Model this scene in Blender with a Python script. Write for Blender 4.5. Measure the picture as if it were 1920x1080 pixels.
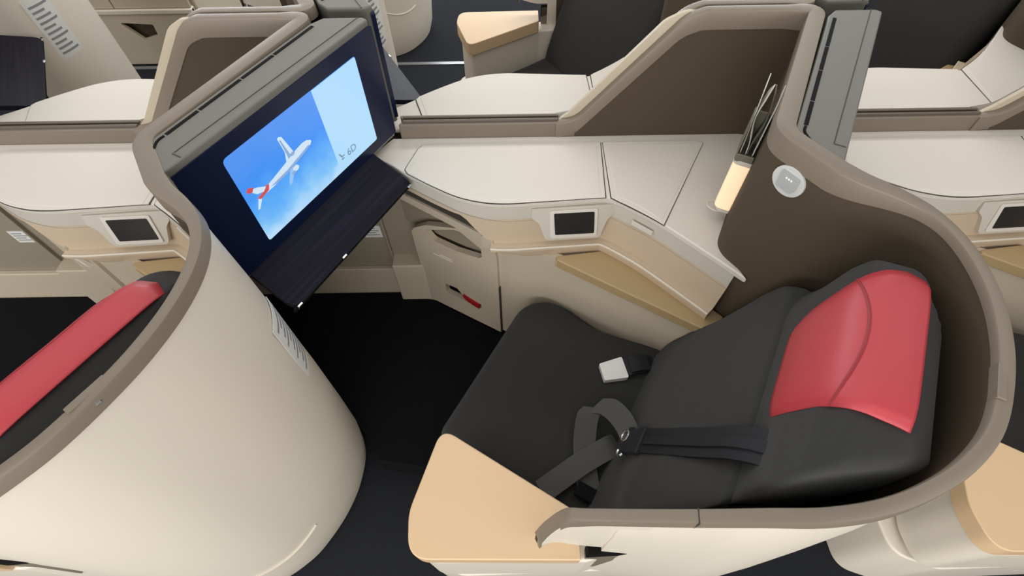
import bpy, bmesh, math, random
from mathutils import Vector, Matrix
random.seed(4)
for o in list(bpy.data.objects): bpy.data.objects.remove(o)
scene = bpy.context.scene
COL = scene.collection

# ------------------------------------------------------------------ camera
FL = 0.10            # floor level in the measuring frame (camera stands 1.6 m above it)
PITCH, ROLL, YAW = math.radians(55.4), math.radians(-1.0), math.radians(-0.2)
F = Vector((math.sin(YAW)*math.cos(PITCH), math.cos(YAW)*math.cos(PITCH), -math.sin(PITCH)))
R0 = Vector((math.cos(YAW), -math.sin(YAW), 0)); U0 = R0.cross(F)
R1 = R0*math.cos(ROLL)+U0*math.sin(ROLL); U1 = -R0*math.sin(ROLL)+U0*math.cos(ROLL)
cd = bpy.data.cameras.new('camera'); cam = bpy.data.objects.new('camera', cd); COL.objects.link(cam)
cam.matrix_world = Matrix(((R1.x, U1.x, -F.x, 0), (R1.y, U1.y, -F.y, 0), (R1.z, U1.z, -F.z, 1.70), (0, 0, 0, 1)))
cd.sensor_fit = 'HORIZONTAL'; cd.sensor_width = 36; cd.lens = 36*950/1920; cd.clip_start = .02
scene.camera = cam
# ------------------------------------------------------------------ world, lights, exposure
w = bpy.data.worlds.new('cabin_air'); scene.world = w; w.use_nodes = True
w.node_tree.nodes['Background'].inputs[0].default_value = (1.0, .985, .96, 1)
w.node_tree.nodes['Background'].inputs[1].default_value = .30
def area(name, loc, sx, sy, power, col=(1, .97, .93), rot=(0, 0, 0)):
    l = bpy.data.lights.new(name, 'AREA'); l.shape = 'RECTANGLE'; l.size = sx; l.size_y = sy; l.energy = power; l.color = col
    o = bpy.data.objects.new(name, l); COL.objects.link(o); o.location = loc; o.rotation_euler = rot
    return o
area('ceiling_light', (-.3, 1.1, 2.45), 6, .9, 22)          # centre ceiling panel
area('ceiling_light', (-.9, -.55, 2.35), 6, .5, 24)         # near aisle light strip
area('ceiling_light', (-.3, 2.75, 2.35), 6, .5, 50)         # far aisle light strip
area('window_daylight', (-1.2, -2.3, 1.45), 6.5, .8, 122, (1, .985, .95), (math.radians(82), 0, 0))   # the row of cabin windows behind the photographer
area('window_daylight', (-.3, 5.0, 1.35), 6.5, .7, 140, (.93, .97, 1), (math.radians(-80), 0, 0))   # the row of cabin windows on the far side
vs = scene.view_settings
vs.view_transform = 'Standard'; vs.look = 'None'; vs.gamma = 1; vs.use_curve_mapping = False; vs.exposure = .0

# ------------------------------------------------------------------ materials
def lin(c):
    return tuple((v/255/12.92 if v/255 <= .04045 else ((v/255+.055)/1.055)**2.4) for v in c)+(1,)
MATS = {}
def mat(name, rgb, rough=.5, bump=0, scale=200, var=0, spec=.5, metal=0, emit=None, estr=1, coat=0, stretch=None, sheen=0):
    m = bpy.data.materials.new(name); m.use_nodes = True; nt = m.node_tree; b = nt.nodes['Principled BSDF']
    b.inputs['Base Color'].default_value = lin(rgb); b.inputs['Roughness'].default_value = rough
    b.inputs['Specular IOR Level'].default_value = spec; b.inputs['Metallic'].default_value = metal
    b.inputs['Coat Weight'].default_value = coat; b.inputs['Sheen Weight'].default_value = sheen
    if emit: b.inputs['Emission Color'].default_value = lin(emit); b.inputs['Emission Strength'].default_value = estr
    if bump or var:
        tc = nt.nodes.new('ShaderNodeTexCoord'); nz = nt.nodes.new('ShaderNodeTexNoise')
        nz.inputs['Scale'].default_value = scale; nz.inputs['Detail'].default_value = 3
        src = tc.outputs['Object']
        if stretch:
            mp = nt.nodes.new('ShaderNodeMapping'); mp.vector_type = 'TEXTURE'; mp.inputs['Scale'].default_value = tuple(1/v for v in stretch)
            mp.inputs['Rotation'].default_value = (0, 0, math.radians(60.9)); nt.links.new(src, mp.inputs['Vector']); src = mp.outputs['Vector']
        nt.links.new(src, nz.inputs['Vector'])
        if bump:
            bp = nt.nodes.new('ShaderNodeBump'); bp.inputs['Strength'].default_value = bump; bp.inputs['Distance'].default_value = .002
            nt.links.new(nz.outputs['Fac'], bp.inputs['Height']); nt.links.new(bp.outputs['Normal'], b.inputs['Normal'])
        if var:
            mx = nt.nodes.new('ShaderNodeMix'); mx.data_type = 'RGBA'
            c = lin(rgb); mx.inputs['A'].default_value = tuple(v*(1-var) for v in c[:3])+(1,); mx.inputs['B'].default_value = tuple(min(1, v*(1+var)) for v in c[:3])+(1,)
            nt.links.new(nz.outputs['Fac'], mx.inputs['Factor']); nt.links.new(mx.outputs['Result'], b.inputs['Base Color'])
    MATS[name] = m; return m
mat('cream', (224, 215, 200), .38, .04, 900)
mat('table', (222, 216, 206), .45, .05, 1200)
mat('trimgrey', (203, 197, 185), .42, .04, 900)
mat('peach', (196, 176, 151), .55, .08, 700)
mat('beige', (200, 187, 166), .5, .05, 900)
mat('panel', (148, 138, 121), .55, .05, 900)
mat('taupe', (126, 115, 101), .42, .05, 900)
mat('taupe_dark', (98, 88, 78), .45, .05, 900)
mat('brown', (82, 71, 58), .8, .25, 900, .10, .25)
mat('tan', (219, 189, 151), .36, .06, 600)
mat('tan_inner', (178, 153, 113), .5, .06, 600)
mat('fabric', (54, 54, 53), .9, .5, 1500, .25, .2, sheen=.1)
mat('red', (186, 64, 73), .42, .15, 500, .05, .4)
mat('red_seam', (150, 36, 46), .5, .1, 500)
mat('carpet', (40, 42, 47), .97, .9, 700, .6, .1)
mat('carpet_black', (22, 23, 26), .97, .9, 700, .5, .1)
mat('housing', (110, 109, 103), .5, .05, 900)
mat('gap', (62, 58, 52), .7)
mat('seamline', (150, 143, 132), .6)
mat('black', (12, 12, 13), .75, spec=.15)
mat('bezel', (17, 27, 56), .25, 0, spec=.35)
mat('woodgrain_sheen', (27, 26, 38), .45, .06, 60, .95, .10, stretch=(.06, 1.5, 1.5))  # dark grain whose bluish streaks also paint in the tray's reflections
mat('chrome', (215, 215, 215), .2, metal=1)
mat('silver_glare', (246, 246, 243), .3)  # buckle metal as plain white, its bright reflection put into the colour
mat('webbing', (78, 78, 77), .75, .4, 1500, .1)
mat('strap', (24, 26, 33), .7, .3, 1500, .1)
mat('paper', (225, 225, 222), .6)
mat('ink', (140, 142, 145), .6)
mat('glassblack', (44, 42, 42), .25)
mat('pocket', (112, 108, 92), .4)
mat('leaflet', (205, 203, 196), .25)
mat('leaflet_dark', (92, 90, 86), .3)
mat('lampglow', (235, 205, 175), .4, emit=(255, 214, 172), estr=.62)
mat('button', (176, 180, 180), .35)
mat('button_ring', (208, 210, 208), .3)
mat('led', (255, 255, 255), .4, emit=(255, 255, 255), estr=1.2)
mat('red_tag', (170, 20, 28), .5)
mat('track', (150, 152, 156), .4, metal=.6)

# ------------------------------------------------------------------ mesh helpers
def new(name, verts, faces, m, root=None, angle=35, bevel=0, seg=3, thick=0, sub=0):
    me = bpy.data.meshes.new(name); me.from_pydata([tuple(v) for v in verts], [], [tuple(f) for f in faces]); me.validate()
    bm = bmesh.new(); bm.from_mesh(me); bmesh.ops.remove_doubles(bm, verts=bm.verts, dist=1e-5)
    bmesh.ops.recalc_face_normals(bm, faces=bm.faces); bm.to_mesh(me); bm.free()
    me.materials.append(MATS[m]); me.polygons.foreach_set('use_smooth', [True]*len(me.polygons))
    me.set_sharp_from_angle(angle=math.radians(angle))
    o = bpy.data.objects.new(name, me); COL.objects.link(o)
    if thick:
        md = o.modifiers.new('thickness', 'SOLIDIFY'); md.thickness = thick; md.offset = 0
    if sub:
        md = o.modifiers.new('smooth', 'SUBSURF'); md.levels = sub; md.render_levels = sub
    if bevel:
        md = o.modifiers.new('edge', 'BEVEL'); md.width = bevel; md.segments = seg; md.limit_method = 'ANGLE'; md.angle_limit = math.radians(40); md.harden_normals = True
    if root is not None: attach(o, root)
    return o
def attach(o, root):
    base = Vector((0, 0, 0)); r = root
    while r is not None: base += r.location; r = r.parent
    o.parent = root; o.location = -base
def thing(name, base):
    o = bpy.data.objects.new(name, None); o.empty_display_size = .1; COL.objects.link(o); o.location = base; return o
def tag(o, label, cat, group=None):
    o['label'] = label; o['category'] = cat
    if group: o['group'] = group
def copy_tree(o, parent=None):
    c = o.copy(); COL.objects.link(c); c.parent = parent
    for ch in o.children: copy_tree(ch, c)
    return c

def fillet(pts, r, seg=6, closed=True):
    """round the corners of a polygon; r a number or a list"""
    n = len(pts); out = []
    for i, p in enumerate(pts):
        rad = r[i] if hasattr(r, '__len__') else r
        if (not closed and i in (0, n-1)) or rad <= 0: out.append(tuple(p)); continue
        p = Vector(p); a = Vector(pts[i-1]); b = Vector(pts[(i+1) % n])
        d1 = (a-p); d2 = (b-p); l1, l2 = d1.length, d2.length; d1.normalize(); d2.normalize()
        ang = d1.angle(d2); t = min(rad/math.tan(ang/2), l1*.48, l2*.48)
        s, e = p+d1*t, p+d2*t
        for k in range(seg+1):
            u = k/seg; q = s*(1-u)**2+p*2*u*(1-u)+e*u*u
            out.append(tuple(q))
    return out
def crom(pts, n=6):
    out = []; P = [Vector(p) for p in pts]; P = [P[0]*2-P[1]]+P+[P[-1]*2-P[-2]]
    for i in range(1, len(P)-2):
        p0, p1, p2, p3 = P[i-1:i+3]
        for k in range(n):
            t = k/n
            out.append(.5*((2*p1)+(p2-p0)*t+(2*p0-5*p1+4*p2-p3)*t*t+(3*p1-p0-3*p2+p3)*t**3))
    out.append(P[-2]); return out
def prism(poly, z0, z1):
    n = len(poly)
    v = [(p[0], p[1], z0) for p in poly]+[(p[0], p[1], z1) for p in poly]
    f = [tuple(range(n))[::-1], tuple(range(n, 2*n))]+[(i, (i+1) % n, n+(i+1) % n, n+i) for i in range(n)]
    return v, f
def boxv(x0, x1, y0, y1, z0, z1): return prism([(x0, y0), (x1, y0), (x1, y1), (x0, y1)], z0, z1)
def plate(frame, outer, holes, t0, t1):
    """flat plate with holes in a frame (origin, e1, e2, n)"""
    o, e1, e2, nn = frame; bm = bmesh.new(); E = []; loops = []
    for lp in [outer]+holes:
        vs_ = [bm.verts.new(o+e1*p[0]+e2*p[1]+nn*t1) for p in lp]; loops.append(vs_)
        for i in range(len(vs_)): E.append(bm.edges.new((vs_[i], vs_[(i+1) % len(vs_)])))
    bmesh.ops.triangle_fill(bm, use_beauty=True, edges=E)
    back = {}
    fl = list(bm.faces)
    for v in list(bm.verts): back[v] = bm.verts.new(v.co+nn*(t0-t1))
    for f in fl: bm.faces.new([back[v] for v in reversed(f.verts)])
    for vs_ in loops:
        for i in range(len(vs_)):
            a, b = vs_[i], vs_[(i+1) % len(vs_)]; bm.faces.new((a, b, back[b], back[a]))
    bm.verts.index_update(); V = [v.co.copy() for v in bm.verts]; Fc = [[v.index for v in f.verts] for f in bm.faces]; bm.free()
    return V, Fc
def obox(frame, u0, u1, w0, w1, t0, t1):
    o, e1, e2, nn = frame
    V = [o+e1*u+e2*w_+nn*t for t in (t0, t1) for (u, w_) in ((u0, w0), (u1, w0), (u1, w1), (u0, w1))]
    return V, [(3, 2, 1, 0), (4, 5, 6, 7), (0, 1, 5, 4), (1, 2, 6, 5), (2, 3, 7, 6), (3, 0, 4, 7)]
def normals2(path):
    """left-hand plan normals of a path"""
    N = []
    for i in range(len(path)):
        a = Vector(path[max(0, i-1)]); b = Vector(path[min(len(path)-1, i+1)]); d = (b-a); d.z = 0; d.normalize(); N.append(Vector((-d.y, d.x, 0)))
    return N
def sweep(path, secf, closed=True, caps=True):
    """secf(i, p) -> list of (offset to the left, absolute z)"""
    N = normals2(path); V = []; Fc = []; m = None
    for i, p in enumerate(path):
        s = secf(i, p); m = len(s)
        for o, z in s: V.append(Vector((p[0], p[1], 0))+N[i]*o+Vector((0, 0, z)))
    n = len(path); K = m if closed else m-1
    for i in range(n-1):
        for k in range(K): a = i*m+k; b = i*m+(k+1) % m; Fc.append((a, b, b+m, a+m))
    if closed and caps: Fc.append(tuple(range(m))[::-1]); Fc.append(tuple((n-1)*m+k for k in range(m)))
    return V, Fc
def tube(path, r, seg=8):
    P = [Vector(p) for p in path]; V = []; Fc = []
    up = Vector((0, 0, 1))
    for i, p in enumerate(P):
        d = (P[min(i+1, len(P)-1)]-P[max(i-1, 0)]).normalized()
        s = d.cross(up); s = s.normalized() if s.length > 1e-4 else Vector((1, 0, 0)); t = s.cross(d)
        for k in range(seg): an = 2*math.pi*k/seg; V.append(p+s*math.cos(an)*r+t*math.sin(an)*r)
    for i in range(len(P)-1):
        for k in range(seg): a = i*seg+k; b = i*seg+(k+1) % seg; Fc.append((a, b, b+seg, a+seg))
    Fc.append(tuple(range(seg))[::-1]); Fc.append(tuple((len(P)-1)*seg+k for k in range(seg)))
    return V, Fc
def ribbon(path, widths, t=.0018):
    """flat strap: path of points, widths = half-width vectors"""
    P = [Vector(p) for p in path]; W = [Vector(x) for x in widths]; V = []; Fc = []
    for i, p in enumerate(P):
        d = (P[min(i+1, len(P)-1)]-P[max(i-1, 0)]).normalized(); nn = d.cross(W[i]).normalized()*t
        V += [p-W[i]-nn, p+W[i]-nn, p+W[i]+nn, p-W[i]+nn]
    for i in range(len(P)-1):
        for k in range(4): a = i*4+k; b = i*4+(k+1) % 4; Fc.append((a, b, b+4, a+4))
    Fc += [(0, 1, 2, 3), tuple((len(P)-1)*4+k for k in (3, 2, 1, 0))]
    return V, Fc
# seat frame: r along the sitter's gaze, s across the seat (towards the centre line), z up
AX = Vector((-.866, .5, 0)); BX = Vector((.5, .866, 0))
def S(r, s, z): return AX*r+BX*s+Vector((0, 0, z))
def cushion(profile, s0, s1, R, n=8, ylim=None, R0=None):
    """closed (r, z) profile carried along s with softly rounded ends"""
    cr = sum(p[0] for p in profile)/len(profile); cz = sum(p[1] for p in profile)/len(profile)
    hw = min(max(p[0] for p in profile)-min(p[0] for p in profile), max(p[1] for p in profile)-min(p[1] for p in profile))/2
    st = []
    for k in range(n+1):
        an = math.pi/2*k/n; st.append((R*(1-math.cos(an)), R*(1-math.sin(an))))
    f0 = (R0 or R)/R
    st = [(s0+s*f0, e*f0) for s, e in st]+[(s0+R*f0+(s1-s0-R-R*f0)*k/16, 0) for k in range(1, 16)]+[(s1-s, e) for s, e in reversed(st)]
    V = []; Fc = []; m = len(profile)
    for s, e in st:
        for (r, z) in profile:
            d = Vector((r-cr, z-cz)); L = d.length; k = max(0, (L-e))/L if L > 0 else 1
            q = S(cr+d.x*k, s, cz+d.y*k)
            if ylim:
                sm = (ylim-.5*(cr+d.x*k))/.866
                if sm > s0: q = q+BX*((sm-s0)*(s1-s)/(s1-s0))
                if q.x > .60: q = q+AX*((q.x-.60)*.8/.866)
            V.append(q)
    for i in range(len(st)-1):
        for k in range(m): a = i*m+k; b = i*m+(k+1) % m; Fc.append((a, b, b+m, a+m))
    Fc.append(tuple(range(m))[::-1]); Fc.append(tuple((len(st)-1)*m+k for k in range(m)))
    return V, Fc

# ================================================================== SETTING
me = new('floor', [(-9, -3, FL), (9, -3, FL), (9, 6, FL), (-9, 6, FL)], [(0, 1, 2, 3)], 'carpet'); me['kind'] = 'structure'
for i, y in enumerate((2.62,)):
    t = new('trim_%d' % (i+1), *boxv(-6, 5, y-.012, y+.012, FL, FL+.004), 'track'); t['kind'] = 'structure'

# ================================================================== ONE SUITE (measured at the middle of the picture)
# ---- plan of the privacy shell, along the middle of its rim, from the centre divider round to the aisle
wing = [(.118, 1.106, .858), (.168, 1.106, .868), (.385, 1.106, 1.128), (.425, 1.106, 1.143), (.60, 1.106, 1.143)]
wing = fillet(wing, [0, .06, .08, .05, 0], 5, closed=False)
corner = fillet([wing[-1], (.664, 1.104, 1.142), (.466, .708, 1.140), (.528, .612, 1.140)], [0, .035, .05, 0], 8, closed=False)
curve = crom([(.528, .612, 1.14), (.553, .583, 1.14), (.588, .551, 1.14), (.617, .515, 1.14), (.634, .47, 1.139), (.638, .42, 1.138), (.630, .362, 1.137), (.610, .302, 1.135), (.582, .248, 1.132),
              (.549, .20, 1.127), (.512, .165, 1.118), (.472, .139, 1.103), (.425, .121, 1.08), (.375, .1165, 1.05), (.32, .125, 1.003), (.25, .135, .95), (.17, .144, .91), (.105, .150, .887), (.075, .153, .873), (.052, .150, .80), (.036, .143, .735)], 5)
PATH = [Vector(p) for p in wing[:-1]+corner[:-1]]+curve
# drop near-coincident points
PP = [PATH[0]]
for p in PATH[1:]:
    if (p-PP[-1]).length > .004: PP.append(p)
PATH = PP
def near_i(x, y): return min(range(len(PATH)), key=lambda i: (PATH[i].x-x)**2+(PATH[i].y-y)**2)
I_TAB = near_i(.48, .685); I_OUT = near_i(.515, .632); I_FRONT = near_i(.105, .150)

def smooth(u): u = max(0, min(1, u)); return u*u*(3-2*u)
def rim_edges(i, p):
    """inner and outer offsets of the rim from the path"""
    if i < I_WING: return -.011, .011
    if i < I_TAB: return -.017, .017
    u = smooth((i-I_TAB)/(I_MID-I_TAB)); a, b = -.017+.016*u, .017
    v = smooth((i-I_MID2)/(I_RAIL-I_MID2)); a += (-.009-a)*v; b += (.010-b)*v
    return a, b
I_WING = near_i(.63, 1.09); I_MID = near_i(.634, .47); I_MID2 = near_i(.549, .20); I_RAIL = near_i(.375, .1165)
def make_shell():
    t = thing('privacy_shell', (.60, .40, FL))
    W = .017
    def rim(i, p):
        z = p.z; a, b = rim_edges(i, p); h = .024+.040*smooth((.13-p.x)/.09)*(p.y < .3)
        hi = .042-.026*smooth((i-I_TAB)/(I_MID-I_TAB)); return [(a, z-hi), (a, z-.004), (a+.0012, z-.0012), (a+.004, z), (b-.003, z), (b-.0008, z-.0008), (b, z-.003), (b+.002, z-h), (b-.004, z-h-.004), (a+.006, z-hi-.004)]
    rm = new('rim', *sweep(PATH, rim), 'taupe', t, 33)
    # inner lining
    def lining(i, p):
        if p.x < .165 and p.y > 1: return [(a_, p.z-.03-k) for a_, k in ((.0, 0), (.0, .002), (.002, .002), (.002, 0))]
        zb = .80 if i <= I_TAB else (.30 if p.x > .2 else p.z-.06)
        zt = p.z-.012; a, b = rim_edges(i, p)
        return [(a+.003, zt), (a+.003, zb), (a+.011, zb), (a+.011, zt)]
    new('inner_lining', *sweep(PATH, lining), 'brown', t, 40)
    # outer moulding
    def outer(k, p):
        i = k+I_OUT; zt = p.z-.026; a, b = rim_edges(i, p); b -= .003
        zs = [zt, .95, .8, .6, .4, .25, .16, FL+.003]
        if zt < .97: zs[1] = zt-(zt-.8)*.4
        L = [(b+o, z) for o, z in zip([0, .006, .009, .011, .010, .007, -.002, -.020], zs)]
        return L+[(L[-1][0]-.012, L[-1][1]), (b-.010, L[4][1]), (b-.010, L[0][1])]
    I_CUT = near_i(.155, .145)
    sh = new('outer_moulding', *sweep(PATH[I_OUT:I_CUT+1], outer), 'cream', t, 50)
    def fin(k, p):
        i = k+I_CUT-3; zt = p.z-.03; a, b = rim_edges(i, p); zb = .672+.020*smooth((.13-p.x)/.1)
        return [(b+.001, zt), (b+.004, min(zt-.002, (zt+zb)/2)), (b+.002, min(zt-.004, zb)), (b-.008, min(zt-.004, zb)), (b-.008, zt)]
    new('moulding_fin', *sweep(PATH[I_CUT-3:-1], fin), 'cream', t, 50)
    q = PATH[I_CUT]
    sf = (Vector((0, .128, 0)), Vector((1, 0, 0)), Vector((0, 0, 1)), Vector((0, -1, 0)))
    sl = new('moulding_slot', *plate(sf, fillet([(.132, .655), (.212, .655), (.165, .46), (.132, .46)], [.004, .004, .01, .004]), [], -.012, .004), 'taupe', t, bevel=.002)
    new('slot_shadow', *plate(sf, fillet([(.130, .664), (.205, .664), (.190, .640), (.130, .615)], .004), [], -.012, .0048), 'black', sl)
    # back of the divider wing towards the neighbour
    # joint line across the aisle rail
    j = near_i(.243, .136); p = PATH[j]; N = normals2(PATH)[j]; T = Vector((N.y, -N.x, 0))
    fr = (Vector((p.x, p.y, p.z)), T, N, Vector((0, 0, 1)))
    new('rim_joint', *obox(fr, -.0008, .0008, -.0094, .0118, -.028, .0006), 'gap', rm)
    # coat hook let into the rim
    j = near_i(.585, .252); p = PATH[j]; N = normals2(PATH)[j]; T = Vector((N.y, -N.x, 0)); a, b = rim_edges(j, p)
    fr = (Vector((p.x, p.y, p.z)), T, N, Vector((0, 0, 1)))
    hk = new('coat_hook', *obox(fr, -.026, .026, a-.0012, a+.009, -.016, .0008), 'taupe', t, bevel=.001)
    new('hook_pin', *tube([fr[0]+N*(b+.0005)+T*.003+Vector((0, 0, -.010)), fr[0]+N*(b+.0005)-T*.003+Vector((0, 0, -.010))], .002), 'chrome', hk)
    # round call button panel on the lining
    T = Vector((.062, -.096, 0)).normalized(); N = Vector((-T.y, T.x, 0))
    c = Vector((.466, .708, 1.073))+T*.058+N*(-.0135)
    fr = (c, T, Vector((0, 0, 1)), -N)
    ring = new('call_panel', *plate(fr, [(.031*math.cos(a*math.pi/16), .029*math.sin(a*math.pi/16)) for a in range(32)], [], 0, .005), 'button_ring', t, bevel=.0015)
    bt = new('call_button', *plate(fr, fillet([(-.017, -.018), (.013, -.018), (.020, -.008), (.020, .018), (-.017, .018)], .005), [], .004, .0075), 'button', ring, bevel=.001)
    for k in range(3):
        new('indicator', *obox(fr, -.005+.005*k, -.003+.005*k, .006, .008, .0073, .0082), 'led', ring)
    # printed sticker on the outer moulding below the screen
    ia, ib = near_i(.606, .530), near_i(.635, .462)
    def strip(i0, i1, z0, z1, h):
        return sweep(PATH[i0:i1+1], lambda k, p: (lambda b: [(b, z0), (b+h, z0), (b+h, z1), (b, z1)])(rim_edges(i0+k, p)[1]+.0058))
    st = new('sticker', *strip(ia, ib, .70, .895, .0012), 'paper', t)
    for k in range(10):
        new('print_line', *strip(ia+1, ib-1-(k % 3), .715+.017*k, .722+.017*k, .0018), 'ink', st)
    # raised crease low on the moulding
    ia, ib = near_i(.584, .252), near_i(.44, .126); NN = normals2(PATH); cr = []
    for i in range(ia, ib+1):
        u = (i-ia)/(ib-ia); cr.append(PATH[i].xy.to_3d()+NN[i]*(rim_edges(i, PATH[i])[1]+.0065)+Vector((0, 0, .335-.05*u*(1-u)*1.6+.03*u)))
    new('moulding_crease', *tube(cr, .0030, 6), 'cream', sh)
    tag(t, 'x', 'seat shell')
    return t

# ---- screen unit on the back of the shell, serving the seat behind
MO = Vector((.536, .627, 0)); MD = Vector((.486, .874, 0)).normalized(); MN = Vector((.874, -.486, 0)).normalized()
MF = (MO, MD, Vector((0, 0, 1)), MN)
def make_monitor(display):
    t = thing('video_monitor', (.62, .88, .82))
    hp = [(.4835, .704), (.528, .617), (.537, .622), (.797, 1.09), (.785, 1.10), (.70, 1.10), (.676, 1.076)]
    hs = new('housing', *prism(hp, .835, 1.138), 'housing', t, bevel=.004)
    # joint line and vent slots on top
    fr = (MO-MN*.020+Vector((0, 0, 1.138)), MD, MN, Vector((0, 0, 1)))
    new('joint_line', *obox(fr, .04, .53, -.0009, .0009, -.002, .0007), 'gap', hs)
    new('joint_line', *obox(fr, .036, .038, -.001, .019, -.002, .0007), 'gap', hs)
    L0 = Vector((.4905, .7045, 1.138)); L1 = Vector((.683, 1.078, 1.138)); d = (L1-L0).normalized(); nn = Vector((d.y, -d.x, 0))
    fr = (L0+nn*.008, d, nn, Vector((0, 0, 1)))
    for a, b in ((.02, .092), (.096, .198), (.202, .288), (.292, .41)):
        new('vent_slot', *obox(fr, a, b, -.0036, .0036, -.004, .0009), 'black', hs)
    arc = crom([L0+nn*.008+d*.016, L0+nn*.008+d*.004, L0+nn*.012-d*.006, L0+nn*.021-d*.018, L0+nn*.034-d*.032], 4)
    new('vent_slot', *tube([q+Vector((0, 0, -.001)) for q in arc], .0032, 6), 'black', hs)
    bz = new('bezel', *plate(MF, fillet([(-.008, .843), (.534, .846), (.536, 1.126), (-.006, 1.124)], [.012, .006, .008, .008]), [], -.004, .006), 'bezel', t, bevel=.002)
    if display:
        dp = fillet([(.088, .876), (.462, .874), (.464, 1.092), (.090, 1.092)], [.006, .006, .006, .012])
        sc = new('display', *plate(MF, dp, [], .006, .0068), 'screen_sky', bz)
        pn = new('info_panel', *plate(MF, fillet([(.325, .8750), (.4612, .8750), (.4632, 1.0912), (.325, 1.0912)], [0, .006, .006, 0]), [], .0068, .0072), 'screen_pale', bz)
        # climbing airliner on the screen, flat print
        def art(name, pts, m, h=.0074):
            return new(name, *plate(MF, pts, [], .0068, h), m, sc)
        art('picture_fuselage', [(.134, .984), (.150, .9885), (.185, .9955), (.210, 1.001), (.236, 1.0075), (.258, 1.0105), (.270, 1.0085), (.279, 1.003), (.280, .999), (.274, .994), (.256, .989), (.236, .985), (.200, .978), (.165, .9755), (.140, .975), (.122, .976)], 'screen_white')
        art('picture_fuselage_shade', [(.150, .980), (.20, .984), (.245, .9925), (.268, .997), (.274, .994), (.256, .989), (.236, .985), (.200, .978), (.165, .9755)], 'screen_grey', .0076)
        art('picture_wing', [(.205, .999), (.231, 1.0055), (.219, 1.053), (.213, 1.057), (.2085, 1.055), (.2115, 1.02)], 'screen_white', .0078)
        art('picture_wing_shade', [(.2125, 1.003), (.221, 1.005), (.2135, 1.05), (.2105, 1.05), (.2125, 1.02)], 'screen_grey', .0080)
        art('picture_engine', [(.219, 1.0095), (.229, 1.011), (.2325, 1.0065), (.229, 1.003), (.220, 1.0035)], 'screen_grey', .0082)
        art('picture_engine', [(.212, .978), (.224, .979), (.228, .9735), (.224, .968), (.211, .967)], 'screen_white', .0082)
        art('picture_engine_shade', [(.205, .971), (.214, .972), (.216, .9665), (.205, .9655)], 'screen_grey', .0084)
        art('picture_wing', [(.205, .979), (.222, .980), (.196, .951), (.190, .948), (.192, .958)], 'screen_mist', .0078)
        art('picture_tail', [(.103, 1.0045), (.116, 1.0025), (.124, .999), (.140, .988), (.132, .982), (.116, .988)], 'screen_white', .0080)
        art('picture_tail_tip', [(.0985, 1.009), (.106, 1.012), (.115, 1.006), (.109, .999), (.100, 1.002)], 'screen_red', .0082)
        art('picture_tail_stripe', [(.142, .990), (.1475, .9885), (.142, .978), (.118, .9735), (.112, .979), (.130, .9825)], 'screen_red', .0084)
        art('picture_tailplane', [(.114, .978), (.122, .9755), (.106, .957), (.1015, .957)], 'screen_white', .0082)
        # seat number and the small seat emblem
        cu = bpy.data.curves.new('seat_number', 'FONT'); cu.body = '6D'; cu.size = .0255; cu.extrude = .0002
        to = bpy.data.objects.new('seat_number', cu); COL.objects.link(to)
        dg = bpy.context.evaluated_depsgraph_get(); dg.update(); m_ = bpy.data.meshes.new_from_object(to.evaluated_get(dg))
        V = [MO+MD*(.359+v.co.x)+Vector((0, 0, .8985+v.co.y))+MN*(.0076+v.co.z) for v in m_.vertices]; Fc = [tuple(p.vertices) for p in m_.polygons]
        bpy.data.objects.remove(to)
        new('seat_number', V, Fc, 'screen_ink', pn)
        for pts in ([(.3335, .921), (.3375, .921), (.3425, .911), (.3390, .911)], [(.339, .911), (.350, .911), (.350, .9085), (.339, .9085)], [(.337, .9055), (.3475, .9055), (.3455, .902), (.339, .902)]):
            new('seat_emblem', *plate(MF, pts, [], .0070, .0076), 'screen_ink', pn)
    # stowed tray table: dark wood leaf hanging out below the screen
    a = Vector((0, 0, .845)); nrm = (MN*.118+Vector((0, 0, -.047))).normalized(); up = MD.cross(nrm)
    if up.z < 0: up = -up
    fr = (MO+a, MD, nrm, up)
    tr = new('tray_table', *plate(fr, fillet([(.014, -.01), (.44, -.01), (.432, .124), (.004, .127)], [.004, .004, .012, .03]), [], -.014, 0), 'woodgrain_sheen', t, bevel=.003)
    new('tray_edge', *plate(fr, fillet([(.004, .1272), (.002, .1215), (.43, .1195), (.432, .1245)], .001), [], -.0155, -.0005), 'black', tr)
    for u in (.012, .16, .415):
        new('tray_catch', *obox(fr, u, u+.014, .123, .129, -.008, .0012), 'chrome', tr, bevel=.0015)
    tag(t, 'x', 'monitor')
    return t

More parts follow.
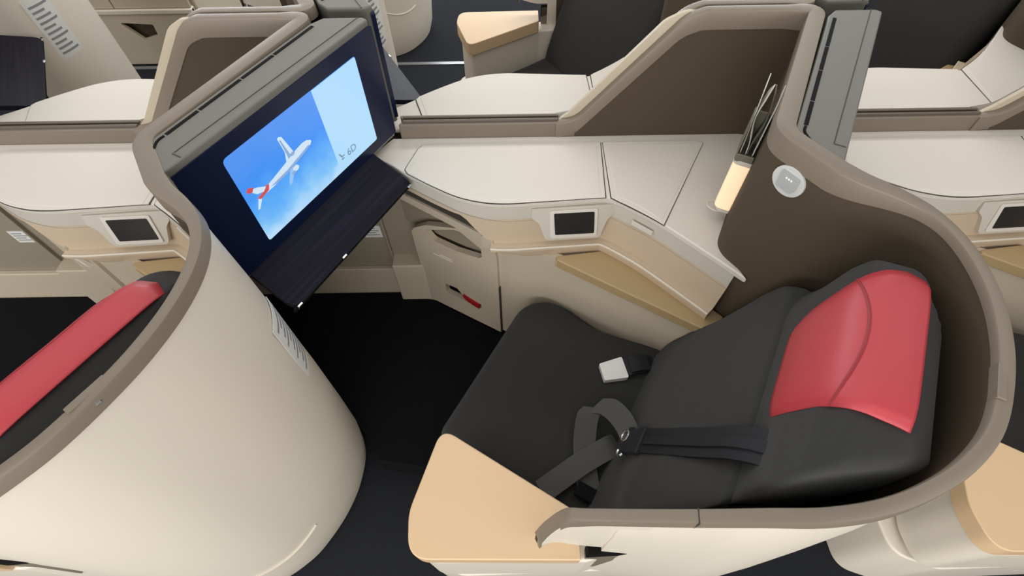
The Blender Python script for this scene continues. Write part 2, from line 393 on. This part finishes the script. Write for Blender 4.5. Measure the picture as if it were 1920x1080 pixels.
# ---- side console between the two seats of a pair
FRONT = crom([(-.365, 1.034, 0), (-.33, 1.011, 0), (-.295, .988, 0), (-.26, .963, 0), (-.193, .917, 0), (-.129, .880, 0), (-.067, .861, 0), (-.01, .856, 0), (.051, .859, 0), (.128, .864, 0), (.20, .869, 0), (.232, .869, 0), (.257, .857, 0), (.302, .823, 0), (.351, .780, 0), (.425, .703, 0), (.500, .622, 0)], 4)
FRONT = [Vector(p) for p in FRONT]
DO = Vector((-.05, .865, 0)); DD = Vector((-.25, .145, 0)).normalized(); DN = Vector((-.145, -.25, 0)).normalized()
DF = (DO, DD, Vector((0, 0, 1)), DN)
def sub_front(x0, x1): return [p for p in FRONT if x0 <= p.x <= x1]
def make_console():
    t = thing('side_console', (.0, .98, FL))
    right = [(.486, .664), (.466, .712), (.472, .74), (.519, .835), (.614, 1.02), (.646, 1.085), (.646, 1.10)]
    top = [(p.x, p.y) for p in FRONT]+right+[(-.315, 1.10), (-.352, 1.05)]
    tt = new('table_top', *prism(top, .800, .817), 'table', t, bevel=.004)
    def lid(pts, rr):
        pl = fillet(pts, rr)
        c = sum((Vector(q) for q in pl), Vector((0, 0)))/len(pl)
        def grow(g): return [tuple(Vector(q)+(Vector(q)-c).normalized()*g) for q in pl]
        l = new('lid', *prism(pl, .8165, .8202), 'table', t, bevel=.0014)
        new('lid_gasket', *prism(grow(.0026), .8160, .8176), 'gap', l)
        new('lid_inlay', *prism(grow(-.013), .8195, .8208), 'table', l, bevel=.0008)
        return l
    fr1 = [(p.x, p.y-.0015) for p in FRONT if -.262 <= p.x <= .228]
    lid(fr1[::-1]+[(-.268, .975), (-.264, .990), (-.243, 1.052), (-.232, 1.066), (-.215, 1.068), (.235, 1.068)], 0)
    fr2 = [(p.x-.001, p.y-.0015) for p in FRONT if .250 <= p.x <= .352]
    lid([(.241, 1.068), (.490, 1.068), (.502, 1.058)]+fr2[::-1]+[(.240, .868)], 0)
    # strip of trim under the table edge; FRONT runs left to right so the room side is the right-hand side (negative offset)
    def band(o0, z0, o1, z1, th=.012):
        return lambda i, p: [(-o0, z0), (-o1, z1), (-o1+th, z1), (-o0+th, z0)]
    new('trim_band', *sweep(sub_front(-.34, .496), lambda i, p: (lambda zb: [(.003, .801), (-.001, zb), (.011, zb), (.015, .801)])(.754 if p.x > -.03 else min(.768, .754+(-.03-p.x)*.1))), 'trimgrey', t, bevel=.0015)
    TB = sub_front(-.33, .494); NT = normals2(TB)
    new('trim_seam', *tube([p-NT[i]*.001+Vector((0, 0, .754 if p.x > -.03 else min(.768, .754+(-.03-p.x)*.1))) for i, p in enumerate(TB)], .0014, 6), 'seamline', t)
    def face_z(x): return .684 if x > -.05 else min(.756, .684+(-.05-x)*1.0)
    new('face_panel', *sweep(sub_front(-.30, .494), lambda i, p: (lambda zb: [(.002, .770), (-.020*(.770-zb)/.086, zb), (-.020*(.770-zb)/.086+.012, zb), (.014, .770)])(face_z(p.x))), 'peach', t)
    def ledge(i, p):
        k = smooth((p.x+.06)/.10); zb = .690-.036*k
        return [(-.012, .690), (-.034, .688), (-.039, .684), (-.040, .678), (-.036, min(.676, zb)), (-.01, min(.676, zb))]
    new('ledge', *sweep(sub_front(-.060, .490), ledge), 'peach', t, 60)
    LP = sub_front(-.060, .490); NL = normals2(LP)
    new('lip_highlight', *tube([p-NL[i]*.0375+Vector((0, 0, .686)) for i, p in enumerate(LP)], .003, 8), 'cream', t)  # lip of the ledge, cream colour painting in its thin bright highlight
    sidep = [(.102, .806, 0), (.30, .6895, 0), (.43, .608, 0)]
    side = crom([(-.058, .876, 0), (.0, .843, 0), (.05, .830, 0), (.102, .819, 0), (.15, .796, 0), (.20, .765, 0), (.30, .701, 0), (.44, .612, 0)], 5)
    new('side_panel', *sweep(side, lambda i, p: [(0, .660), (0, .45), (0, FL+.10), (.012, FL+.10), (.012, .660)]), 'beige', t)
    # ledge infill under the arm pad
    inf = [(p.x, p.y) for p in sub_front(.0, .492)]+[(.445, .616), (.30, .706), (.20, .770), (.15, .800), (.102, .823), (.05, .834)]
    new('armrest_shelf', *prism(inf, .600, .640), 'beige', t, bevel=.004)
    # tan arm pad
    pad = fillet([(.096, .814), (.27, .836), (.290, .830), (.505, .622), (.450, .589), (.43, .601)], [.012, .02, .02, .01, .01, .01])
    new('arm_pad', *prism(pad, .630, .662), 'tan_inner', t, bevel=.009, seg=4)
    # touch control
    o = Vector((.053, .8495, .759)); e1 = Vector((1, .045, .005)).normalized(); e2 = Vector((.0, .28, .96)); e2 = (e2-e1*e2.dot(e1)).normalized(); nn = e1.cross(e2)
    if nn.y > 0: nn = -nn
    cf = (o, e1, e2, nn)
    pl = fillet([(-.004, .008), (.014, -.006), (.030, -.058), (.168, -.058), (.184, -.006), (.200, .012), (.196, .038), (-.004, .036)], [.012, .025, .018, .018, .025, .012, .002, .002])
    cp = new('control_panel', *plate(cf, pl, [], -.012, .0025), 'trimgrey', t, bevel=.0015)
    new('control_bezel', *plate(cf, fillet([(.042, -.050), (.160, -.050), (.158, .030), (.040, .030)], .007), [], .003, .0062), 'table', cp, bevel=.001)
    new('control_screen', *plate(cf, fillet([(.054, -.040), (.153, -.040), (.150, .022), (.050, .022)], .004), [], .005, .0070), 'glassblack', cp, bevel=.0006)
    # small name plate on the slanted trim
    d = Vector((.35-.301, .775-.817, 0)).normalized(); nn = Vector((d.y, -d.x, 0))
    pf = (Vector((.300, .818, .778))+nn*.0015, d, Vector((0, 0, 1)), nn)
    new('trim_plate', *obox(pf, -.012, .045, -.008, .006, -.002, .0012), 'table', t, bevel=.0008)
    # storage door, magazine slot, life vest slot
    outer = fillet([(-.01, .195), (.283, .195), (.290, .55), (.275, .572), (.23, .608), (.10, .664), (.0, .654), (-.01, .60)], [.002, .004, .02, .02, .02, .01, .004, .004])
    scoop = fillet([(.236, .585), (.21, .552), (.13, .550), (.050, .566), (.040, .578), (.040, .612), (.105, .648), (.125, .646)], [.006, .02, .02, .008, .006, .008, .01, .01])
    slot = fillet([(.197, .340), (.150, .345), (.132, .320), (.060, .316), (.058, .290), (.112, .288), (.197, .288)], .004)
    dr = new('storage_door', *plate(DF, outer, [scoop, slot], -.014, .004), 'beige', t, bevel=.002)
    new('door_joint', *obox(DF, -.013, -.011, .197, .46, -.006, .0045), 'gap', dr)
    new('pocket_back', *obox(DF, .02, .26, .54, .67, -.05, -.046), 'brown', dr)
    new('pocket_floor', *obox(DF, .02, .26, .535, .541, -.05, -.012), 'brown', dr)
    new('slot_back', *obox(DF, .05, .21, .27, .36, -.05, -.046), 'black', dr)
    new('door_plate', *obox(DF, .150, .220, .482, .487, .003, .0055), 'table', dr, bevel=.0008)
    new('door_plate', *obox(DF, .152, .195, .491, .496, .003, .0055), 'table', dr, bevel=.0008)
    bm_ = new('grab_beam', *plate(DF, fillet([(-.008, .652), (.31, .690), (.31, .716), (.28, .713), (.0, .684), (-.012, .678)], [.006, .004, .006, .006, .006, .006]), [], .0, .010), 'beige', t, bevel=.005)
    new('beam_cap', *plate(DF, fillet([(-.018, .656), (.022, .660), (.022, .704), (-.014, .700)], .006), [], -.006, .026), 'beige', bm_, bevel=.004)
    new('beam_groove', *plate(DF, [(.0, .680), (.31, .712), (.31, .752), (.0, .716)], [], -.008, .004), 'gap', t)
    new('recess_panel', *obox(DF, .0, .33, .55, .80, -.03, -.024), 'panel', t)
    # footwell lining along the centre line
    fw = new('footwell_panel', *boxv(-1.04, -.27, 1.052, 1.066, FL, .795), 'panel', t)
    new('footwell_kick', *boxv(-1.04, -.395, 1.034, 1.053, FL+.001, .325), 'beige', fw, bevel=.004)
    new('footwell_box', *prism(fillet([(-.395, 1.0), (-.282, 1.0), (-.275, 1.055), (-.395, 1.055)], .006), FL+.06, .385), 'beige', t, bevel=.006)
    new('footwell_post', *boxv(-.402, -.394, 1.04, 1.054, .325, .79), 'panel', fw, bevel=.002)
    sf = (Vector((-.465, 1.0515, .46)), Vector((1, 0, 0)), Vector((0, 0, 1)), Vector((0, -1, 0)))
    sk = new('sticker', *obox(sf, 0, .055, .012, .065, 0, .001), 'paper', fw)
    for k in range(4): new('print_line', *obox(sf, .006, .048-.01*(k % 2), .022+.01*k, .026+.01*k, .0008, .0015), 'ink', sk)
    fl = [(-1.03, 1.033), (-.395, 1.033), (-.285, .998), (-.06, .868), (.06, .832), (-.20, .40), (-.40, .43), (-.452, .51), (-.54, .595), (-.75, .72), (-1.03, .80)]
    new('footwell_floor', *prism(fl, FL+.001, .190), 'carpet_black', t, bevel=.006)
    # divider rail along the centre line
    rl = new('divider_rail', *prism(fillet([(-.295, 1.099), (.175, 1.099), (.175, 1.115), (-.285, 1.115)], [.012, .002, .002, .004]), .795, .858), 'taupe', t, bevel=.004)
    new('rail_cap', *boxv(-.283, .125, 1.108, 1.1165, .85, .864), 'taupe_dark', rl, bevel=.003)
    tag(t, 'x', 'console')
    return t

# ---- the seat
def make_seat(full):
    t = thing('passenger_seat', (.05, .45, FL))
    cp = fillet([(.378, .300), (.378, .478), (.15, .480), (-.10, .486), (-.10, .300)], [.02, .045, .05, .02, .02], 6)
    new('seat_cushion', *cushion(cp, .245, .757, .095, R0=.05), 'fabric', t, 60)
    lp = fillet([(.355, FL+.06), (.362, .33), (.29, .33), (.29, FL+.06)], .02)
    new('leg_rest', *cushion(lp, .27, .735, .02), 'fabric', t, 60)
    bp = fillet([(-.005, .40), (-.022, .50), (-.062, .62), (-.105, .74), (-.163, .87), (-.185, .915), (-.215, .925), (-.29, .90), (-.15, .40)], [.02, .05, .08, .08, .06, .02, .03, .03, .02], 5)
    bk = new('backrest', *cushion(bp, .262, .752, .055, ylim=.158, R0=.02), 'fabric', t, 60)
    hp = fillet([(-.178, .870), (-.194, .930), (-.205, 1.00), (-.222, 1.060), (-.246, 1.096), (-.31, 1.099), (-.352, 1.075), (-.352, .99), (-.285, .870)], [.015, .03, .05, .04, .03, .03, .03, .04, .02], 5)
    new('headrest', *cushion(hp, .262, .716, .08, ylim=.158, R0=.02), 'fabric', t, 60)
    # red leather cover over the headrest
    front = crom([Vector((-.1995, .958, 0)), Vector((-.2055, 1.0, 0)), Vector((-.2215, 1.055, 0)), Vector((-.236, 1.083, 0)), Vector((-.256, 1.0985, 0)), Vector((-.282, 1.1005, 0)), Vector((-.296, 1.1005, 0)), Vector((-.310, 1.099, 0))], 4)
    V = []; Fc = []; n = len(front); ns = 14
    for i, q in enumerate(front):
        a = front[max(0, i-1)]; b = front[min(n-1, i+1)]; d = (b-a).normalized(); nr = Vector((d.y, -d.x, 0))
        if nr.x < 0 and i < n*.3: nr = -nr
        u = i/(n-1)
        sl = .425-.020*math.sin(min(1, u*1.5)*math.pi/2); sh = .605+.060*min(1, u*1.4)-.03*max(0, u-.75)
        for k in range(ns+1):
            s = sl+(sh-sl)*k/ns; off = .0065*(1-abs(2*k/ns-1)**6)
            q2 = Vector((q.x, q.y)); cc = Vector((-.268, 1.02)); out = (q2-cc).normalized()
            xx = max(0, min(1, (s-.636)/.08)); off -= .08*(1-math.sqrt(1-xx*xx))
            V.append(S(q.x+out.x*off, s, q.y+out.y*off))
    for i in range(n-1):
        for k in range(ns): a = i*(ns+1)+k; Fc.append((a, a+1, a+ns+2, a+ns+1))
    cv = new('headrest_cover', V, Fc, 'red', t, 60, thick=.003)
    # piping along the front top edge
    pi = []
    for k in range(ns+1):
        f = 10.5+4*math.sin(k/ns*math.pi); i = int(f); q = V[i*(ns+1)+k].lerp(V[(i+1)*(ns+1)+k], f-i)
        pi.append(q+Vector((0, 0, .0010)))
    new('cover_piping', *tube(pi, .0028, 6), 'red_seam', cv)
    # aisle arm rest
    pad = fillet([(-.158, .374), (-.212, .205), (-.205, .122), (.120, .117), (.120, .201)], [.028, .10, .085, .004, .02], 10)
    bd = fillet([(-.150, .352), (-.198, .205), (-.192, .121), (.135, .119), (.27, .150), (.27, .18), (.12, .19)], [.028, .10, .085, .01, .01, .01, .02], 10)
    ap = new('armrest_pad', *prism(pad, .585, .632), 'tan', t, bevel=.014, seg=5)
    new('armrest_body', *prism(bd, .375, .587), 'cream', t, bevel=.008)
    b2 = fillet([(-.165, .36), (-.225, .235), (-.222, .152), (-.125, .118), (.32, .128), (.32, .30), (.12, .24)], [.028, .04, .06, .07, .01, .01, .02], 8)
    new('seat_base', *prism(b2, FL, .362), 'cream', t, bevel=.012)
    b3 = fillet([(-.14, .34), (-.18, .225), (-.18, .165), (-.115, .13), (.27, .13), (.27, .18), (.12, .19)], .02)
    new('base_gap', *prism(b3, .355, .38), 'black', t)
    # wall of the seat pan
    new('seat_pan', *prism([tuple(S(r, s, 0).xy) for r, s in ((.27, .28), (.27, .73), (-.30, .70), (-.30, .32))], FL, .31), 'black', t)
    if full:
        # shoulder strap over the backrest
        pth = crom([S(-.040, .434, .575), S(-.063, .428, .630), S(-.104, .411, .735), S(-.143, .394, .836), S(-.168, .383, .905), S(-.190, .374, .950), S(-.222, .366, .985)], 5)
        new('shoulder_strap', *ribbon(pth, [BX*.029]*len(pth), .003), 'strap', t)
        pth2 = [p+AX*.004 for p in pth[6:]]
        new('strap_layer', *ribbon(pth2, [BX*.010]*len(pth2), .003), 'strap', t)
        # tongue joining shoulder strap to the lap webbing
        fr = (S(-.046, .434, .592), (S(-.104, .411, .735)-S(-.046, .434, .592)).normalized(), BX, (AX+Vector((0, 0, .375))).normalized())
        tg = new('belt_tongue', *obox(fr, -.02, .055, -.034, .030, -.002, .010), 'strap', t, bevel=.004)
        ring = [fr[0]+fr[1]*(-.018+.014*math.cos(a))+fr[2]*(.004+.014*math.sin(a))+fr[3]*.012 for a in [k*math.pi/5 for k in range(11)]]
        new('tongue_eye', *tube(ring, .0028, 6), 'chrome', tg)
        hk = [fr[0]+fr[1]*(-.012+.014*math.cos(a))+fr[2]*(-.034+.012*math.sin(a))+fr[3]*.010 for a in [math.pi*.9+k*math.pi/6 for k in range(7)]]
        new('tongue_hook', *tube(hk, .0034, 6), 'chrome', tg)
        new('tongue_pin', *tube([fr[0]+fr[1]*.02+fr[2]*.026+fr[3]*.010, fr[0]+fr[1]*.02+fr[2]*.026+fr[3]*.013], .003, 6), 'chrome', tg)
        # lap webbing: loop lying on the cushion
        up = Vector((0, 0, 1))
        a1 = crom([S(-.045, .442, .578), S(-.01, .480, .560), S(.030, .500, .545), S(.060, .492, .535)], 5)
        new('lap_webbing', *ribbon(a1, [(BX*.93-AX*.36+up*.15).normalized()*.026]*len(a1)), 'webbing', t)
        a2 = crom([S(.060, .486, .537), S(.066, .462, .530), S(.048, .410, .505), S(.022, .362, .497), S(-.004, .322, .494)], 5)
        new('lap_webbing', *ribbon(a2, [(AX*.95-BX*.36).normalized()*.026]*len(a2)), 'webbing', t)
        a3 = crom([S(.085, .262, .500), S(.060, .310, .503), S(.030, .365, .510), S(-.005, .420, .512), S(-.022, .447, .500)], 5)
        new('lap_webbing', *ribbon(a3, [(AX*.87+BX*.5).normalized()*.026]*len(a3)), 'webbing', t)
        fr = (S(-.004, .322, .492), AX, BX, up)
        en = new('belt_end', *obox(fr, -.022, .024, -.030, .004, 0, .012), 'black', t, bevel=.003)
        new('belt_end_clip', *obox(fr, -.028, -.020, -.018, .004, 0, .015), 'chrome', en, bevel=.002)
        # buckle with metal lift plate on its short strap
        c = S(.056, .626, .490); d = S(-.03, .700, 0)-S(.056, .626, 0); d.normalize(); e = Vector((-d.y, d.x, 0))
        fr = (c, d, e, up)
        bk_ = new('buckle', *plate(fr, fillet([(-.040, -.026), (.024, -.030), (.024, .030), (-.040, .022)], .005), [], -.006, .010), 'silver_glare', t, bevel=.003)
        new('buckle_body', *obox(fr, -.036, .028, -.024, .024, -.010, -.004), 'black', bk_, bevel=.002)
        s1 = crom([c+d*.02+up*.002, c+d*.045+up*.010, c+d*.075+up*.004, c+d*.105-up*.012], 4)
        new('buckle_strap', *ribbon(s1, [e*.025]*len(s1), .0035), 'strap', t)
        s2 = crom([c+d*.035+up*.016, c+d*.055+up*.019, c+d*.085+up*.010], 4)
        new('strap_keeper', *ribbon(s2, [e*.022]*len(s2), .003), 'strap', t)
    tag(t, 'x', 'seat')
    return t

# screen art materials: only the display gives off light
def screen_mat(name, rgb, st=1.0):
    return mat(name, (5, 5, 5), .3, emit=rgb, estr=st)
screen_mat('screen_pale', (176, 220, 250)); screen_mat('screen_white', (208, 228, 246)); screen_mat('screen_grey', (140, 172, 215)); screen_mat('screen_mist', (150, 195, 240))
screen_mat('screen_red', (205, 85, 90)); screen_mat('screen_ink', (112, 140, 168))
m = screen_mat('screen_sky', (90, 165, 245)); nt = m.node_tree; b = nt.nodes['Principled BSDF']
tc = nt.nodes.new('ShaderNodeTexCoord'); sx = nt.nodes.new('ShaderNodeSeparateXYZ'); rp = nt.nodes.new('ShaderNodeValToRGB'); mr = nt.nodes.new('ShaderNodeMapRange')
nt.links.new(tc.outputs['Object'], sx.inputs[0]); nz = nt.nodes.new('ShaderNodeTexNoise'); nz.inputs['Scale'].default_value = 18; nz.inputs['Detail'].default_value = 5
nt.links.new(tc.outputs['Object'], nz.inputs['Vector'])
ad = nt.nodes.new('ShaderNodeMath'); ad.operation = 'MULTIPLY_ADD'; ad.inputs[1].default_value = .10
nt.links.new(nz.outputs['Fac'], ad.inputs[0]); nt.links.new(sx.outputs['Z'], ad.inputs[2])
mr.inputs['From Min'].default_value = .925; mr.inputs['From Max'].default_value = 1.142
nt.links.new(ad.outputs[0], mr.inputs['Value']); nt.links.new(mr.outputs['Result'], rp.inputs['Fac'])
el = rp.color_ramp.elements; el[0].position = 0; el[0].color = lin((185, 222, 250)); el[1].position = 1; el[1].color = lin((88, 150, 240))
for pos, col in ((.18, (130, 195, 248)), (.38, (92, 170, 248)), (.62, (66, 146, 244))):
    e = el.new(pos); e.color = lin(col)
nt.links.new(rp.outputs['Color'], b.inputs['Emission Color'])

PITCHX = 1.1; YC = 1.12; YWIN = 2.55
def put(proto, first, k, mode, label, cat_group=None):
    o = proto if first else copy_tree(proto)
    b = Vector(proto['base'])
    if mode == 'near': o.location = (b.x+PITCHX*k, b.y, b.z); o.scale = (1, 1, 1)
    elif mode == 'mirror': o.location = (b.x+PITCHX*k, 2*YC-b.y, b.z); o.scale = (1, -1, 1)
    else: o.location = (b.x+PITCHX*k, b.y+YWIN, b.z); o.scale = (1, 1, 1)
    o['label'] = label
    if cat_group: o['group'] = cat_group
    return o
def series(proto, spec, group):
    proto['base'] = list(proto.location); allo = []
    for i, (k, mode, label) in list(enumerate(spec))[1:]: allo.append(put(proto, False, k, mode, label, group))
    k, mode, label = spec[0]; put(proto, True, k, mode, label, group); allo.insert(0, proto)
    for o in allo:
        if 'base' in o: del o['base']
    return allo

series(make_shell(), [
    (0, 'near', 'brown-lined curved shell wrapping the seat with the metal belt buckle'),
    (-1, 'near', 'large cream shell in the left foreground with a white sticker'),
    (1, 'near', 'shell wing cut off by the right picture edge above the white table'),
    (-2, 'mirror', 'cream shell in the top left corner bearing a sticker'),
    (-1, 'mirror', 'shell behind the lit screen, across the centre line'),
    (0, 'mirror', 'shell rim peeking over the brown divider at the top edge'),
    (1, 'mirror', 'pale shell wing in the upper right corner across the centre line'),
    (-1, 'window', 'distant rounded cream shell standing on the carpet behind the lit screen')], 'privacy shells')
mon = make_monitor(True)
mon['label'] = 'lit video screen showing a climbing airliner and 6D, dark tray table below'; mon['group'] = 'video monitors'; mon.location.x -= PITCHX
series(make_monitor(False), [
    (0, 'near', 'grey screen housing on the back of the brown-lined shell'),
    (-1, 'mirror', 'grey screen back just right of the lit screen, across the centre line'),
    (0, 'mirror', 'grey housing top at the upper edge beyond the brown divider'),
    (-2, 'mirror', 'dark screen unit at the far upper left edge')], 'video monitors')
series(make_console(), [
    (0, 'near', 'white-topped side console in the middle with tan arm pad and storage door'),
    (-1, 'near', 'side console at the left edge, partly hidden by the cream shell'),
    (1, 'near', 'side console at the right edge behind the curved brown shell'),
    (-1, 'mirror', 'white console table in the upper left beyond the divider rail'),
    (0, 'mirror', 'white console table beyond the divider rail in the upper middle'),
    (1, 'mirror', 'white console table beyond the divider in the upper right')], 'side consoles')
se = make_seat(True); se['label'] = 'charcoal seat with red headrest cover, tan aisle armrest and metal belt buckle'; se['group'] = 'passenger seats'
series(make_seat(False), [
    (-1, 'near', 'seat at the left edge, its red headrest cover seen from behind'),
    (1, 'near', 'seat at the right edge, mostly its tan armrest and pale base'),
    (0, 'mirror', 'charcoal seat in the upper middle with glossy-topped tan armrest'),
    (1, 'mirror', 'dark seat in the upper right corner across the centre line')], 'passenger seats')

# ================================================================== small things in the middle suite
# reading lamp and literature pocket on the lining beside the console
WD = Vector((.457, .889, 0)).normalized(); WNn = Vector((-.889, .457, 0))
C0 = Vector((.497, .800, 0))
def rr(wd, dp, r):    # half-round section against the wall
    return fillet([(-wd, 0), (-wd, dp), (wd, dp), (wd, 0)], [0, r, r, 0], 6)
def wallprism(sec, z0, z1, c=C0, tilt=0):
    V = [c+WD*u+WNn*(v+tilt*k)+Vector((0, 0, z)) for k, z in ((0, z0), (1, z1)) for u, v in sec]; n = len(sec)
    return V, [tuple(range(n))[::-1], tuple(range(n, 2*n))]+[(i, (i+1) % n, n+(i+1) % n, n+i) for i in range(n)]
t = thing('reading_lamp', C0+Vector((0, 0, .84)))
new('lamp_shade', *wallprism(rr(.021, .036, .014), .856, .985), 'lampglow', t, 50, bevel=.003)
new('lamp_collar', *wallprism(rr(.0225, .038, .015), .983, .995), 'trimgrey', t, 50, bevel=.002)
new('lamp_foot', *wallprism(rr(.020, .030, .012), .846, .857), 'trimgrey', t, 50, bevel=.002)
lp = [C0+WD*.015*math.cos(a)+WNn*(.028+.022*math.sin(a))+Vector((0, 0, .842)) for a in [k*math.pi/8 for k in range(-2, 11)]]
new('lamp_ring', *tube(lp, .0022, 6), 'trimgrey', t)
tag(t, 'small warm glowing lamp on the brown lining beside the white console', 'lamp')
t = thing('literature_pocket', C0+Vector((0, 0, .978)))
new('pocket_front', *wallprism([(-.022, .035), (-.022, .038), (.030, .038), (.030, .035)], .995, 1.085), 'pocket', t, bevel=.001)
new('pocket_side', *wallprism([(-.0225, .002), (-.0225, .036), (-.019, .036), (-.019, .002)], .995, 1.010), 'pocket', t, bevel=.001)
new('pocket_side', *wallprism([(.034, .002), (.034, .034), (.038, .034), (.038, .002)], .995, 1.075), 'pocket', t, bevel=.001)
new('pocket_floor', *wallprism([(-.022, .002), (-.022, .036), (.036, .036), (.036, .002)], .992, .998), 'pocket', t)
tag(t, 'slim grey-green wall pocket above the glowing lamp', 'pocket')
LEAF = [([(.031, 1.0), (.032, 1.04), (.034, 1.08), (.036, 1.125), (.037, 1.150)], 'leaflet', 'straight pale leaflet at the front of the wall pocket'),
        ([(.020, 1.0), (.022, 1.03), (.029, 1.06), (.031, 1.085), (.027, 1.112), (.022, 1.132)], 'leaflet', 'bowed glossy leaflet in the middle of the wall pocket'),
        ([(.018, 1.0), (.017, 1.03), (.012, 1.06), (.011, 1.085), (.014, 1.112), (.019, 1.132)], 'leaflet_dark', 'dark bowed leaflet in the middle of the wall pocket'),
        ([(.007, 1.0), (.006, 1.04), (.005, 1.08), (.004, 1.11), (.004, 1.135)], 'leaflet', 'pale leaflet at the back of the wall pocket')]
for prof, m_, lb in LEAF:
    V = []; Fc = []; pr = crom([Vector((a, b, 0)) for a, b in prof], 5); n_ = len(pr)
    for k, q in enumerate(pr):
        u = k/(n_-1); hw_ = .020 if u < .8 else .020*(1-(u-.8)*4.5)
        for s_ in (-1, 1): V.append(C0+WD*(s_*hw_+.004+.034*u)+WNn*q.x+Vector((0, 0, q.y)))
    for k in range(n_-1): Fc.append((2*k, 2*k+1, 2*k+3, 2*k+2))
    o = new('leaflet', V, Fc, m_, None, 60, thick=.0016)
    bs = C0+Vector((0, 0, 1.0)); o.data.transform(Matrix.Translation(-bs)); o.location = bs
    tag(o, lb, 'leaflet', 'leaflets in the wall pocket')
# sliding divider panels standing between the two wings of each pair
dpv = [(.105, .80), (.112, .845), (.150, .876), (.345, 1.112), (.385, 1.132), (.60, 1.132), (.60, .80)]
dpv = fillet(dpv, [0, .02, .06, .05, .04, .01, 0], 6)
for k, lb in ((0, 'cream edged divider panel beside the brown wing in the middle'), (-1, 'cream edged divider panel left of the lit screen'), (1, 'cream edged divider panel at the right picture edge')):
    o = new('divider_panel', *plate((Vector((0, 1.1245, -.80)), Vector((1, 0, 0)), Vector((0, 0, 1)), Vector((0, -1, 0))), dpv, [], .0, .009), 'beige', None, bevel=.003)
    o.location = (PITCHX*k, 0, .80); tag(o, lb, 'divider', 'divider panels')
# life vest strap showing in the slot of the storage door
t = thing('life_vest', DO+DD*.12+DN*(-.02)+Vector((0, 0, .29)))
pth = crom([DO+DD*d+DN*n_+Vector((0, 0, z)) for d, n_, z in ((.178, -.028, .322), (.150, -.012, .330), (.125, .002, .318), (.095, .006, .309), (.066, .006, .303))], 5)
new('strap', *ribbon(pth, [Vector((0, 0, .013))]*len(pth), .003), 'red_tag', t)
new('pouch', *obox(DF, .10, .20, .275, .315, -.046, -.030), 'black', t, bevel=.004)
tag(t, 'red strap of a life vest in the slot of the middle storage door', 'life vest')

# low cabinet beyond the far aisle, seen at the top left
t = thing('storage_cabinet', (-2.4, 2.90, FL))
CF = (Vector((0, 2.66, 0)), Vector((1, 0, 0)), Vector((0, 0, 1)), Vector((0, -1, 0)))
hole = fillet([(-2.035, .330), (-1.865, .318), (-1.870, .262), (-1.955, .240)], .008)
new('front_panel', *plate(CF, [(-3.2, FL), (-1.62, FL), (-1.62, .395), (-3.2, .395)], [hole], -.02, 0), 'beige', t, bevel=.002)
new('pocket_back', *obox(CF, -2.06, -1.84, .22, .35, -.05, -.045), 'brown', t)
new('ledge', *obox(CF, -3.2, -1.62, .375, .400, -.03, .012), 'cream', t, bevel=.006)
for x0, x1 in ((-3.2, -2.013), (-2.008, -1.62)):
    new('cabinet_door', *obox(CF, x0, x1, .402, .86, -.012, .002), 'beige', t, bevel=.004)
new('cabinet_body', *boxv(-3.2, -1.62, 2.712, 3.25, FL, .86), 'beige', t, bevel=.01)
new('cabinet_top', *boxv(-3.21, -1.61, 2.65, 3.26, .86, .88), 'table', t, bevel=.005)
tag(t, 'distant beige cabinet at the top left with a dark triangular pocket', 'cabinet')
